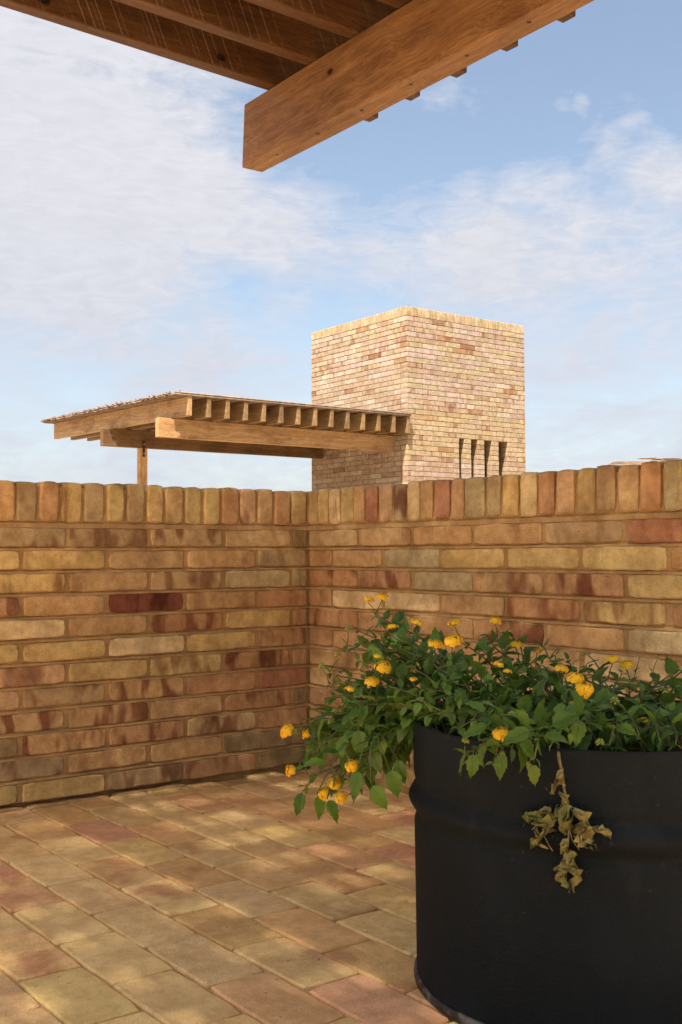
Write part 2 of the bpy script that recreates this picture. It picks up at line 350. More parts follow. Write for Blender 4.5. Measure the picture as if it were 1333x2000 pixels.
def build_wall(root, along, offs, table, length, codes_row):
    """along(s, d, z) -> world point at distance s from the corner, d behind the face; yaw of the bricks"""
    pt, yaw = along
    for k in range(1, 13):
        o1 = offs[k % 2]; zc_ = zbot(k) + BH / 2; codes = table[k - 1].split()
        edges = [0.004]
        s = o1
        while s < length: edges.append(s); s += LB
        for i in range(len(edges) - 1):
            a, b_ = edges[i], edges[i + 1]; Lk = b_ - a - 0.0105
            if i == 0: a += 0.0; Lk = b_ - a - 0.007
            if Lk < 0.02: continue
            sc = (a + b_) / 2 + (0.0 if i else -0.002) + rnd.uniform(-.0015, .0015)
            code = codes[i] if i < len(codes) else rnd.choice(RND)
            me = full[rnd.randrange(14)] if Lk > 0.15 else half[rnd.randrange(5)]
            base = LB - 0.0105 if Lk > 0.15 else 0.1165
            flip = 1
            obj('brick', me, root, pt(sc, rnd.uniform(-.0018, .0014), zc_ + rnd.uniform(-.0012, .0012)), (R(rnd.uniform(-.5, .5)), R(rnd.uniform(-.45, .45)), yaw + R(rnd.uniform(-.4, .4))),
                (Lk / base * rnd.uniform(.985, 1.01), 1, rnd.uniform(.95, 1.03)), bcol(code))
wl = thing('terrace_wall', 'ochre brick parapet wall without any plant before it, a timber canopy post rising behind it', 'wall')
wr = thing('terrace_wall', 'ochre brick parapet wall behind the flowering plant and black drum', 'wall')
build_wall(wl, (lambda s, d, z: (-s, d, z), 0.0), {1: 0.0598, 0: 0.1882}, LEFT, 2.5, None)
build_wall(wr, (lambda s, d, z: (d, -s, z), R(-90)), {1: 0.2579, 0: 0.1283}, RIGHT, 2.8, None)
RLL = 'yabpayybyoyoyaobopbogpba'       # coping bricks from the corner to the left
RLR = 'bylybrpglbrpgoylapyobagrarapdlob'
def coping(root, pt, yaw, codes, length, joints):
    s = 0.0; i = 0
    while s < length:
        p_ = joints[i] if i < len(joints) else 0.0625 + rnd.uniform(-.002, .002)
        code = codes[i] if i < len(codes) else rnd.choice('ybobal')
        wdt = (p_ - rnd.uniform(.005, .011)) / 0.0545
        obj('coping_brick', rowl[rnd.randrange(10)], root, pt(s + p_ / 2, rnd.uniform(-.003, .002), 0.8135 + rnd.uniform(-.002, .0025)), (R(rnd.uniform(-.5, .5)), R(rnd.uniform(-.9, .9)), yaw + R(rnd.uniform(-.7, .7))),
            (wdt, 1, rnd.uniform(.97, 1.015)), bcol(code + ('B' if rnd.random() < .2 else '')))
        s += p_; i += 1
coping(wl, lambda s, d, z: (-s, d, z), 0.0, RLL, 2.5, [.0625, .063, .061, .063, .064, .063, .063, .062, .061, .0615, .062, .064, .066, .064, .0615, .063, .057, .058])
coping(wr, lambda s, d, z: (d, -s, z), R(-90), RLR, 2.8, [.052, .055, .061, .066, .058, .058, .066, .061, .058, .060, .067, .052, .081, .057, .062, .062, .058, .062, .061, .060, .065, .060, .056])
for i in range(4): obj('coping_brick', rowl[i], wl, (0.03 + 0.0615 * i, 0.004, 0.8135), color=bcol('b'))
def mortar_mesh(length, z0, back, tail, turn=False):
    """mortar body whose bed joints are struck: flush with the brick below, raked in under the brick above"""
    prof_ = []
    tops = [zbot(k) + BH for k in range(13)]
    prof_.append((.0055, z0))
    for k in range(12, 0, -1):
        prof_.append((.0055, tops[k] - .0015)); prof_.append((.0012, tops[k] + .0012))
        nxt = zbot(k - 1) if k > 1 else .7590
        prof_.append((.0018, nxt - .0046)); prof_.append((.0085, nxt - .0004)); prof_.append((.0058, nxt + .0035))
    prof_.append((.0085, .800)); prof_.append((.0085, .8525))
    V = []; F = []; ns_ = int(length / .035); r_ = random.Random(int(length * 100))
    for i_ in range(ns_ + 1):
        s_ = -tail + (length + tail) * i_ / ns_
        for (d_, z_) in prof_: V.append((-s_, d_ + r_.uniform(-.0007, .0007), z_ + r_.uniform(-.0007, .0007)))
        V.append((-s_, back, .8525)); V.append((-s_, back, z0))
    k_ = len(prof_) + 2
    for i_ in range(ns_):
        for j_ in range(k_): F.append((i_ * k_ + j_, i_ * k_ + (j_ + 1) % k_, (i_ + 1) * k_ + (j_ + 1) % k_, (i_ + 1) * k_ + j_))
    F.append(tuple(range(k_))); F.append(tuple(range(ns_ * k_ + k_ - 1, ns_ * k_ - 1, -1)))
    if turn: V = [(y_, x_, z_) for (x_, y_, z_) in V]
    return mesh('mortar', V, F, M_mortar)
obj('mortar', mortar_mesh(2.5, .0185, .234, .236), wl)
mb = MB(); mb.box(-2.5, 0.23, 0.034, 0.232, -0.1, 0.0183); obj('footing', mb.build('footing', M_mortar), wl)
obj('mortar', mortar_mesh(2.8, -.1, .2335, -.001, True), wr)
# sliver of a buried brick course along the foot of the left wall
s = -0.43
sk = [brick_mesh('skirting_brick', 0.235, 0.045, 0.05, 80 + i, mat=M_brick) for i in range(3)]
for i in range(9): obj('skirting_brick', sk[i % 3], wl, (s - 0.118 - 0.243 * i, -0.0045, -0.0165 + 0.0012 * min(i, 3)), (0, R(rnd.uniform(-.4, .2)), 0), color=bcol(rnd.choice('abya')))

# ------------------------------------------------------------------ brick tower
TX0, TX1, TY0, TY1, TZT, TZR = 6.36, 8.345, 7.005, 8.96, 3.59, 3.48
tw = thing('brick_tower', 'square pale yellow brick tower with four narrow slots and an upright coping course', 'tower', (0, 0, 0))
tfull = [brick_mesh('brick', LB - 0.010, 0.0545, 0.115, 200 + i, 4, 2, 0.004, 0.0018, 0.0007, M_tbrick) for i in range(8)]
tcop = [brick_mesh('coping_brick', 0.108, 0.056, 0.115, 220 + i, 3, 2, 0.005, 0.003, 0.0008, M_tbrick) for i in range(4)]
for me in tcop: me.transform(Matrix.Rotation(R(90), 4, 'Y'))
thalf = [brick_mesh('brick', 0.1165, 0.0545, 0.115, 240 + i, 3, 2, 0.004, 0.0018, 0.0007, M_tbrick) for i in range(4)]
SLOTS = [(7.186, 7.267), (7.388, 7.490), (7.614, 7.733), (7.862, 8.015)]; SZ1 = 2.066; SZ0 = 1.20
def tcol(z=3.0, warm=0.0):
    c = TPAL[rnd.randrange(len(TPAL) - 1)]
    if rnd.random() < 0.05: c = (188, 148, 110)
    if rnd.random() < 0.012: c = (174, 124, 92)
    if z < 2.35 and warm: c = tuple(int(a * .6 + b_ * .4) for a, b_ in zip(c, (208, 180, 126)))
    return (*lin(c, .60 * rnd.uniform(.94, 1.08)), rnd.choice([0, 0, .15, .4, .8]))
rest = MB(); NPART = 0
ncourse = int((TZR + 0.2) / CP)
for k in range(ncourse):
    zt = TZR - 0.005 - k * CP; zc_ = zt - 0.0545 / 2
    if zt < -0.2: break
    lintel = 2.06 < zc_ < 2.12
    for face in (0, 1):
        ln = (TX1 - TX0) if face == 0 else (TY1 - TY0)
        # corner bricks alternate: full on one face, header on the other
        first = LB if (k + face) % 2 else 0.125
        edges = [0.0, first]
        while edges[-1] + LB < ln - 0.05: edges.append(edges[-1] + LB)
        edges.append(ln)
        segs = []
        for a, b_ in zip(edges, edges[1:]):
            parts = [(a, b_)]
            if face == 0 and SZ0 < zc_ < SZ1:
                for (s0, s1) in SLOTS:
                    q = []
                    for (u, v) in parts:
                        u0, v0 = s0 - TX0, s1 - TX0
                        if v <= u0 or u >= v0: q.append((u, v)); continue
                        if u < u0: q.append((u, u0))
                        if v > v0: q.append((v0, v))
                    parts = q
            segs += parts
        if face == 0 and SZ0 < zc_ < SZ1:    # piers between the slots are single headers
            inside = [s for s in segs if s[1] <= SLOTS[0][0] - TX0 + 1e-6 or s[0] >= SLOTS[3][1] - TX0 - 1e-6]
            segs = inside + [(SLOTS[i][1] - TX0, SLOTS[i + 1][0] - TX0) for i in range(3)]
        for (a, b_) in segs:
            Lk = b_ - a - 0.009
            if Lk < 0.015: continue
            s = (a + b_) / 2; d = rnd.uniform(-.0015, .0015)
            visible = zc_ > (1.62 if face == 0 else 2.95)
            if visible and NPART < 310:
                NPART += 1
                long_ = Lk > 0.17; me = tfull[rnd.randrange(8)] if long_ else thalf[rnd.randrange(4)]; base = (LB - 0.010) if long_ else 0.1165
                if face == 0: loc, yaw = (TX0 + s, TY0 + d, zc_), 0.0
                else: loc, yaw = (TX0 + d, TY0 + s, zc_), R(-90)
                obj('brick', me, tw, loc, (0, R(rnd.uniform(-.25, .25)), yaw), (Lk / base, 1, rnd.uniform(.97, 1.02)), tcol(zc_, 1.0 if face == 0 else 0))
            else:
                if face == 0: rest.box(TX0 + a + .0045, TX0 + b_ - .0045, TY0 + d, TY0 + .112, zc_ - .027, zc_ + .027)
                else: rest.box(TX0 + d, TX0 + .112, TY0 + (a if a > 0 else .114) + .0045, TY0 + b_ - .0045, zc_ - .027, zc_ + .027)
# far faces as rows
for k in range(ncourse):
    zc_ = TZR - 0.03 - k * CP
    if zc_ < -0.2: break
    for i in range(8):
        a = i * LB + (0.12 if k % 2 else 0)
        rest.box(TX0 + a + .005, min(TX0 + a + LB - .005, TX1 - .002), TY1 - .11, TY1 + rnd.uniform(0, .002), zc_ - .027, zc_ + .027)
        rest.box(TX1 - .11, TX1 + rnd.uniform(0, .002), TY0 + .12 + a * .93 + .005, min(TY0 + .12 + (a + LB) * .93 - .005, TY1 - .12), zc_ - .027, zc_ + .027)
obj('brick_rows', rest.build('brick_rows', M_tbrick_i), tw, kind='stuff')
# hollow mortar shell, open at the slots
mb = MB(); e = 0.006; TH = 0.22
mb.box(TX0 + e, TX0 + TH, TY0 + e, TY1 - e, -0.21, TZR + .02); mb.box(TX1 - TH, TX1 - e, TY0 + e, TY1 - e, -0.21, TZR + .02)
mb.box(TX0 + TH, TX1 - TH, TY1 - TH, TY1 - e, -0.21, TZR + .02)
mb.box(TX0 + TH, TX1 - TH, TY0 + e, TY0 + TH, SZ1, TZR + .02); mb.box(TX0 + TH, TX1 - TH, TY0 + e, TY0 + TH, -0.21, SZ0)
mb.box(TX0 + TH, SLOTS[0][0] - e, TY0 + e, TY0 + TH, SZ0, SZ1)
for i in range(3): mb.box(SLOTS[i][1] + e, SLOTS[i + 1][0] - e, TY0 + e, TY0 + .112, SZ0, SZ1)
mb.box(SLOTS[3][1] + e, TX1 - TH, TY0 + e, TY0 + TH, SZ0, SZ1)
mb.box(TX0 + .03, TX1 - .03, TY0 + .03, TY1 - .03, TZR + .02, TZT - .012)
obj('mortar_shell', mb.build('mortar_shell', M_mortar_t), tw)
mb = MB(); mb.box(TX0 + .23, TX1 - .23, TY0 + .002, TY0 + .11, SZ1 - .002, SZ1 + .003)
# coping
ccol = lambda: (*lin(rnd.choice([(208, 184, 142), (204, 178, 136), (212, 190, 154), (200, 172, 132)]), rnd.uniform(.58, .65)), rnd.choice([0, 0, .2]))
tedge = brick_mesh('coping_brick', 0.232, 0.108, 0.056, 260, 4, 3, 0.005, 0.003, 0.0008, M_tbrick)
zc_ = (TZT + TZR) / 2
obj('coping_brick', tedge, tw, (TX0, TY0 + .117, zc_), (0, 0, R(-90)), color=ccol())
obj('coping_brick', tedge, tw, (TX1 - .117, TY0, zc_), color=ccol())
x = TX0 + .062
while x < TX1 - .24:
    wd = rnd.uniform(.056, .062); obj('coping_brick', tcop[rnd.randrange(4)], tw, (x + wd / 2, TY0 + rnd.uniform(-.001, .002), zc_ + rnd.uniform(-.001, .001)), scale=((wd - .006) / .056, 1, 1), color=ccol()); x += wd
y = TY0 + .24
while y < TY1 - .03:
    wd = rnd.uniform(.056, .062); obj('coping_brick', tcop[rnd.randrange(4)], tw, (TX0 + rnd.uniform(-.001, .002), y + wd / 2, zc_ + rnd.uniform(-.001, .001)), (0, 0, R(-90)), ((wd - .006) / .056, 1, 1), color=ccol()); y += wd
mb = MB(); mb.box(TX0 + .115, TX1, TY1 - .11, TY1, TZR, TZT - .002); mb.box(TX1 - .11, TX1, TY0 + .12, TY1 - .112, TZR, TZT - .002)
obj('coping_rows', mb.build('coping_rows', M_tbrick_i), tw, kind='stuff')

# ------------------------------------------------------------------ timber: shared builder, local X is the length
def timber(name, L, W, H, parent, p0, yaw, pitch=0.0, color=(1, 1, 1, 1), mat=None, seed=0, skew=0.0):
    """p0 = middle of the lower edge of the start face; runs along +x of the yaw direction"""
    bm = bmesh.new(); nseg = max(2, int(L / 0.35)); r_ = random.Random(seed)
    ring = []
    for i in range(nseg + 1):
        x = L * i / nseg; wob = lambda: r_.uniform(-.0012, .0012)
        sh = skew if i == 0 else 0.0
        ring.append([bm.verts.new((x + sh * zz, yy + wob(), zz + wob())) for yy, zz in ((-W / 2, 0), (W / 2, 0), (W / 2, H), (-W / 2, H))])
    for a, b_ in zip(ring, ring[1:]):
        for j in range(4): bm.faces.new((a[j], a[(j + 1) % 4], b_[(j + 1) % 4], b_[j]))
    bm.faces.new(ring[0][::-1]); bm.faces.new(ring[-1])
    bmesh.ops.recalc_face_normals(bm, faces=bm.faces)
    ed = [e_ for e_ in bm.edges if e_.calc_face_angle(0) > 0.8]
    bmesh.ops.bevel(bm, geom=ed, offset=min(.003, W * .06), segments=1, affect='EDGES')
    me = bpy.data.meshes.new(name); bm.to_mesh(me); bm.free(); me.materials.append(mat)
    return obj(name, me, parent, p0, (0, -pitch, yaw), color=color)
def tint(lo=.86, hi=1.1):
    v = rnd.uniform(lo, hi); return (v, v * rnd.uniform(.95, 1.03), v * rnd.uniform(.9, 1.05), 1)

# canopy beside the tower
cp = thing('timber_canopy', 'timber rafter canopy with reed top fixed to the brick tower', 'pergola', (3.77, 8.73, -0.22))
def rel(o, root): o.location = Vector(o.location) - root.location; return o
sl_ = 0.0175
pt_ = math.atan(sl_)
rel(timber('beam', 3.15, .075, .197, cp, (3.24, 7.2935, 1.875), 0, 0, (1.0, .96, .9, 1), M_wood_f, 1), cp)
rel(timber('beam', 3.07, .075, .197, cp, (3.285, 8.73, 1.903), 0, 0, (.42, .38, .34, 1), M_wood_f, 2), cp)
for i in range(14):
    xr = 3.437 + i * (6.337 - 3.437) / 13
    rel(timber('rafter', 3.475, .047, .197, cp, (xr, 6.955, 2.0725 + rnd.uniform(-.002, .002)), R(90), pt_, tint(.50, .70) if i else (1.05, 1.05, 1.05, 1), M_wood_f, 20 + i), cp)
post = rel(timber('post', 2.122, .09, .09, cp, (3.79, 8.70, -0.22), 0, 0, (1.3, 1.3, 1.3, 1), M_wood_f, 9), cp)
post.rotation_euler = (0, R(-90), 0); post.location = Vector((3.84, 8.735, -0.22)) - cp.location
mb = MB(); mb.box(3.778, 3.806, 8.6835, 8.6915, 1.80, 1.98)
br = obj('bracket', mb.build('bracket', M_steel), cp, -cp.location)
for zz in (1.835, 1.945):
    mb = MB(); mb.tube([(3.792, 8.674, zz), (3.792, 8.6837, zz)], .008, 8)
    mtb, nn = bpy.data.materials.get('bolt_steel'), None
    if not mtb:
        mtb, nn = newmat('bolt_steel'); finish(nn, (0.45, 0.43, 0.4), 0.4, None, Metallic=0.8)
    obj('bolt', mb.build('bolt', mtb), br)
def reeds(x0, x1, y0, y1, zfun, alongx=True, rad=(.0055, .009), layers=2, ragged=0.05, gap=0.0, gapp=0.0, seg=3, rr=None, sides=6, wv=.0012):
    rr = rr or rnd; mb = MB()
    for la in range(layers):
        s = (y0 if alongx else x0); e_ = (y1 if alongx else x1)
        while s < e_:
            r_ = rr.uniform(*rad); s += r_
            a = (x0 if alongx else y0) - rr.uniform(0, ragged); b_ = (x1 if alongx else y1) + rr.uniform(0, ragged * .2)
            pts = []
            for i in range(seg + 1):
                t = a + (b_ - a) * i / seg; wob = rr.uniform(-wv, wv)
                x, y = (t, s + wob) if alongx else (s + wob, t)
                pts.append((x, y, zfun(x, y) + la * rad[1] * 1.7 + r_ + rr.uniform(-.0008, .0012)))
            mb.tube(pts, r_, sides); s += r_
            if gap: s += (rr.uniform(.5, 1.0) * gap if rr.random() < gapp else rr.uniform(-.0016, -.0002)) if not (-.385 < s < -.268) else -.0035
    return mb
mb = reeds(3.33, 6.362, 6.94, 10.50, lambda x, y: 2.272 + (y - 6.955) * sl_, True, (.007, .011), 2, .07)
# ragged tips standing up along the open end
for i in range(420):
    y = rnd.uniform(6.95, 10.56); r_ = rnd.uniform(.003, .007); z0 = 2.30 + (y - 6.955) * sl_
    a = Vector((rnd.uniform(3.27, 3.42), y, z0)); mb.tube([a, a + Vector((rnd.uniform(-.05, .02), rnd.uniform(-.03, .03), rnd.uniform(-.012, .030)))], r_, 5)
obj('reed_mat', mb.build('reed_mat', M_reed_g, True), cp, -cp.location, kind='stuff')

# ------------------------------------------------------------------ pergola overhead
pg = thing('timber_pergola', 'large overhead timber beam carrying rafters under a reed roof above the terrace', 'pergola', (-0.155, -2.62, 0))
rel(timber('beam', 3.0, .076, .197, pg, (-.155, .077, 1.883), R(-90), 0, (.84, .88, .95, 1), M_wood_k, 31, skew=.07), pg)
rel(timber('beam', 3.0, .076, .197, pg, (-1.66, .077, 1.906), R(-90), 0, tint(), M_wood, 32), pg)
slo = math.atan(.0152)
for i in range(14):
    yc = -.0845 - i * .2075
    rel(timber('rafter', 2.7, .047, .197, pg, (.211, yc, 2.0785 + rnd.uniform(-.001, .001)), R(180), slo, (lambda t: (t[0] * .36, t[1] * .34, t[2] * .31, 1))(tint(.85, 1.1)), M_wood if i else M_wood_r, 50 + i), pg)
for (x, y, h) in ((-.155, -2.62, 1.885), (-1.66, -2.80, 1.908)):
    o = timber('post', h, .085, .085, pg, (0, 0, 0), 0, 0, tint(), M_wood, int(100 - y * 10)); o.rotation_euler = (0, R(-90), 0); o.location = Vector((x + .0425, y, 0)) - pg.location
mb = reeds(-2.47, .215, -2.85, .11, lambda x, y: 2.277 + (.225 - x) * .0152, False, (.0052, .0085), 1, .03, .0017, .45, 4, random.Random(5), 6, .0003)
obj('reed_mat', mb.build('reed_mat', M_reed, True), pg, -pg.location, kind='stuff')
for i in range(14):
    mb = MB(); y = -.0845 - .2075 * i; x = -.165 + rnd.uniform(-.004, .004); mb.tube([(x, y, 1.8815), (x, y, 1.8875)], .0055, 8)
    obj('screw', mb.build('screw', M_steel), pg, -pg.location)

# ------------------------------------------------------------------ reed roof far to the right
rf = thing('reed_roof', 'small weathered reed roof just showing above the wall coping beyond the tower', 'roof', (10.2, 5.6, -.22))
mb = MB()
for i in range(150):
    x = 9.40 + i * .017; r_ = rnd.uniform(.007, .012); f_ = min(1.0, (x - 9.36) / .22)
    y0 = 5.30; zz = 1.72 + .085 * f_
    mb.tube([(x + rnd.uniform(-.03, .03), y0 + rnd.uniform(-.03, .03), zz - .06), (x + rnd.uniform(-.03, .03), 5.9, zz + .015), (x, 6.6, zz + .045 + rnd.uniform(0, .012))], r_, 5)
for i in range(60):
    y = rnd.uniform(5.3, 6.5); x = rnd.uniform(9.42, 11.7); z0 = 1.735 + (y - 5.3) * .09 + .07 * min(1, (x - 9.36) / .22); mb.tube([(x, y, z0), (x + .3, y + rnd.uniform(-.1, .1), z0 + .015)], .006, 5)
obj('reed_mat', mb.build('reed_mat', M_reed_g, True), rf, -rf.location, kind='stuff')
for y in (5.5, 6.35): rel(timber('beam', 2.3, .07, .15, rf, (9.55, y, 1.585), 0, 0, tint(), M_wood_f, 300 + int(y)), rf)
for (x, y) in ((9.75, 5.5), (11.6, 5.5), (9.75, 6.35), (11.6, 6.35)):
    o = timber('post', 1.80, .08, .08, rf, (0, 0, 0), 0, 0, tint(), M_wood_f, 320); o.rotation_euler = (0, R(-90), 0); o.location = Vector((x + .04, y, -.22)) - rf.location

# ------------------------------------------------------------------ drum planter
DX, DY, DR, DH = -.6234, -1.6824, .2890, .405
mt, n = newmat('black_drum_paint'); tc = n.add('ShaderNodeTexCoord').outputs['Object']
a = n.noise(tc, 5.0, 5.0, 0.6); b2_ = n.noise(tc, 260.0, 3.0, 0.6); sp = n.noise(tc, 90.0, 2.0, 0.5)
c = n.mix(n.ramp(a, .35, .7), (.0050, .0074, .0090), (.0095, .0132, .0155)); c = n.mix(n.math('MULTIPLY', n.ramp(sp, .71, .76), .35), c, (.05, .048, .045))
c = n.mix(n.math('MULTIPLY', n.ramp(n.noise(n.vmath('MULTIPLY', tc, (3, 3, .6)), 6.0, 4.0), .55, .8), .35), c, (.022, .022, .021))
finish(n, c, n.ramp(a, .3, .7, .62, .8), n.math('ADD', b2_, n.math('MULTIPLY', a, 1.5)), .0022, .12); M_drum = mt
mt, n = newmat('chime_steel'); tc = n.add('ShaderNodeTexCoord').outputs['Object']; z = n.noise(tc, 40.0, 4.0)
finish(n, n.mix(n.ramp(z, .4, .65), (.02, .019, .018), (.13, .12, .11)), .5, z, .001, .5, Metallic=.5); M_chime = mt
mt, n = newmat('potting_soil'); tc = n.add('ShaderNodeTexCoord').outputs['Object']; z = n.noise(tc, 70.0, 5.0)
finish(n, n.mix(z, (.012, .009, .006), (.06, .042, .028)), .95, z, .012, .1); M_soil = mt
def lathe(prof, nseg=96, close=False, wob=None):
    V = []; F = []
    for i in range(nseg):
        a_ = 2 * math.pi * i / nseg
        for (r_, z_) in prof:
            dr = wob(a_, z_) if wob else 0.0
            V.append(((r_ + dr) * math.cos(a_), (r_ + dr) * math.sin(a_), z_))
    k = len(prof)
    for i in range(nseg):
        i2 = (i + 1) % nseg
        for j in range(k - 1 if not close else k):
            j2 = (j + 1) % k; F.append((i * k + j, i2 * k + j, i2 * k + j2, i * k + j2))
    return V, F
drum = thing('drum_planter', 'matte black half oil drum used as a planter on the paved floor', 'planter', (DX, DY, 0))
prof = [(DR - .012, .022), (DR - .004, .016)]
def hoopr(z_):
    d_ = (z_ - .287) / .0135; return .0085 * math.exp(-d_ * d_ * 1.1) - .004 * math.exp(-((z_ - .262) / .008) ** 2) - .003 * math.exp(-((z_ - .312) / .008) ** 2)
zz = .016
zs = [.018, .03, .06, .1, .15, .2, .235] + [.245 + .004 * i for i in range(22)] + [.35, .38, .398, DH]
prof = [(DR + hoopr(z_), z_) for z_ in zs] + [(DR - .0012, DH + .0012), (DR - .0035, DH), (DR - .0045, .36), (DR - .0045, .30)]
wobf = lambda a_, z_: .0016 * math.sin(3 * a_ + 1.0) * (z_ / DH) + .0010 * math.sin(7 * a_ + z_ * 8)
V, F = lathe(prof, 128, False, wobf); obj('shell', mesh('shell', V, F, M_drum, True), drum)
cprof = [(DR - .002 + .0062 * math.cos(t), .0085 + .0085 * math.sin(t)) for t in [2 * math.pi * i / 10 for i in range(10)]]
V, F = lathe(cprof, 128, True); obj('bottom_rim', mesh('bottom_rim', V, F, M_chime, True), drum)
V = [(0, 0, .372)]; F = []; ns = 48
for rr_ in range(1, 9):
    for i in range(ns):
        a_ = 2 * math.pi * i / ns; q = (DR - .006) * rr_ / 8; V.append((q * math.cos(a_), q * math.sin(a_), .352 + .018 * (1 - rr_ / 8) + .012 * mnoise.noise(Vector((q * math.cos(a_) * 14, q * math.sin(a_) * 14, 3)))))
for i in range(ns): F.append((0, 1 + i, 1 + (i + 1) % ns))
for rr_ in range(7):
    for i in range(ns): F.append((1 + rr_ * ns + i, 1 + (rr_ + 1) * ns + i, 1 + (rr_ + 1) * ns + (i + 1) % ns, 1 + rr_ * ns + (i + 1) % ns))
obj('soil', mesh('soil', V, F, M_soil, True), drum)
# ------------------------------------------------------------------ lantana plant
def leaf_mat(name, c0, c1, vein, trans=.30, dry=False):
    mt, n = newmat(name); uv = n.add('ShaderNodeUVMap').outputs[0]; s_ = n.add('ShaderNodeSeparateXYZ', {0: uv})
    u, v = s_.outputs[0], n.math('ABSOLUTE', s_.outputs[1])
    ri = n.add('ShaderNodeNewGeometry').outputs['Random Per Island']; ro = n.add('ShaderNodeObjectInfo').outputs['Random']
    rv = n.math('FRACT', n.math('ADD', n.math('MULTIPLY', ri, 7.7), n.math('MULTIPLY', ro, 5.3)))
    rv2 = n.math('FRACT', n.math('MULTIPLY', rv, 13.7))
    c = n.mix(n.math('POWER', rv, 1.4), c0, c1)
    c = n.mix(n.math('MULTIPLY', n.ramp(rv2, .80, .98), .7), c, (.13, .17, .025) if not dry else (.22, .15, .07))
    w_ = n.math('SINE', n.math('MULTIPLY', n.math('SUBTRACT', u, n.math('MULTIPLY', v, .55)), 46.0))
    side = n.ramp(w_, .80, 1.0); midr = n.ramp(v, .0, .055, 1.0, 0.0)
    ve = n.math('MAXIMUM', n.math('MULTIPLY', side, .55), midr)
    tc = n.add('ShaderNodeTexCoord').outputs['Object']; nz = n.noise(tc, 90.0, 3.0)
    c = n.mix(n.math('MULTIPLY', ve, .5), c, vein); c = n.mix(n.math('MULTIPLY', n.ramp(nz, .4, .7), .35), c, n.mix(1.0, c, (.6, .62, .55), 'MULTIPLY'))
    back = n.add('ShaderNodeNewGeometry').outputs['Backfacing']; c = n.mix(n.math('MULTIPLY', back, .35), c, (.10, .15, .06) if not dry else (.25, .20, .11))
    h = n.math('ADD', n.math('MULTIPLY', ve, -1.0), n.math('MULTIPLY', nz, .5))
    nm = n.add('ShaderNodeBump', {'Height': h, 'Distance': .0012, 'Strength': .9}).outputs[0]
    p = n.add('ShaderNodeBsdfPrincipled', {'Base Color': c, 'Roughness': .42 if not dry else .8, 'Specular IOR Level': .38 if not dry else .2, 'Normal': nm})
    t = n.add('ShaderNodeBsdfTranslucent', {'Color': n.mix(1.0, c, (1.5, 1.7, .8), 'MULTIPLY')})
    mx = n.add('ShaderNodeMixShader', {0: trans, 1: p.outputs[0], 2: t.outputs[0]}); n.add('ShaderNodeOutputMaterial', {'Surface': mx.outputs[0]}); return mt
M_leaf = leaf_mat('lantana_leaf', (.062, .135, .016), (.185, .310, .038), (.22, .33, .09))
M_dry = leaf_mat('withered_leaf', (.21, .22, .06), (.42, .37, .16), (.42, .38, .20), .2, True)
M_stem = island_mat('green_stem', [(.10, .13, .035), (.16, .15, .06), (.09, .075, .035)], .6, 60.0, .0006)
M_drystem = island_mat('withered_stem', [(.20, .15, .07), (.26, .20, .10)], .8, 80.0, .0006)
mt, n = newmat('yellow_florets')
ri = n.add('ShaderNodeNewGeometry').outputs['Random Per Island']; uv = n.add('ShaderNodeUVMap').outputs[0]; s_ = n.add('ShaderNodeSeparateXYZ', {0: uv})
c = n.mix(ri, (.92, .52, .014), (.95, .66, .045)); c = n.mix(n.ramp(s_.outputs[0], .0, .34, 1.0, 0.0), c, (.78, .30, .006))
p = n.add('ShaderNodeBsdfPrincipled', {'Base Color': c, 'Roughness': .6, 'Specular IOR Level': .2}); t = n.add('ShaderNodeBsdfTranslucent', {'Color': c})
mx = n.add('ShaderNodeMixShader', {0: .3, 1: p.outputs[0], 2: t.outputs[0]}); n.add('ShaderNodeOutputMaterial', {'Surface': mx.outputs[0]}); M_flower = mt
mt, n = newmat('green_bud'); tc = n.add('ShaderNodeTexCoord').outputs['Object']; z = n.noise(tc, 400.0, 2.0)
finish(n, n.mix(z, (.10, .16, .03), (.40, .38, .06)), .6, z, .001, .3); M_bud = mt

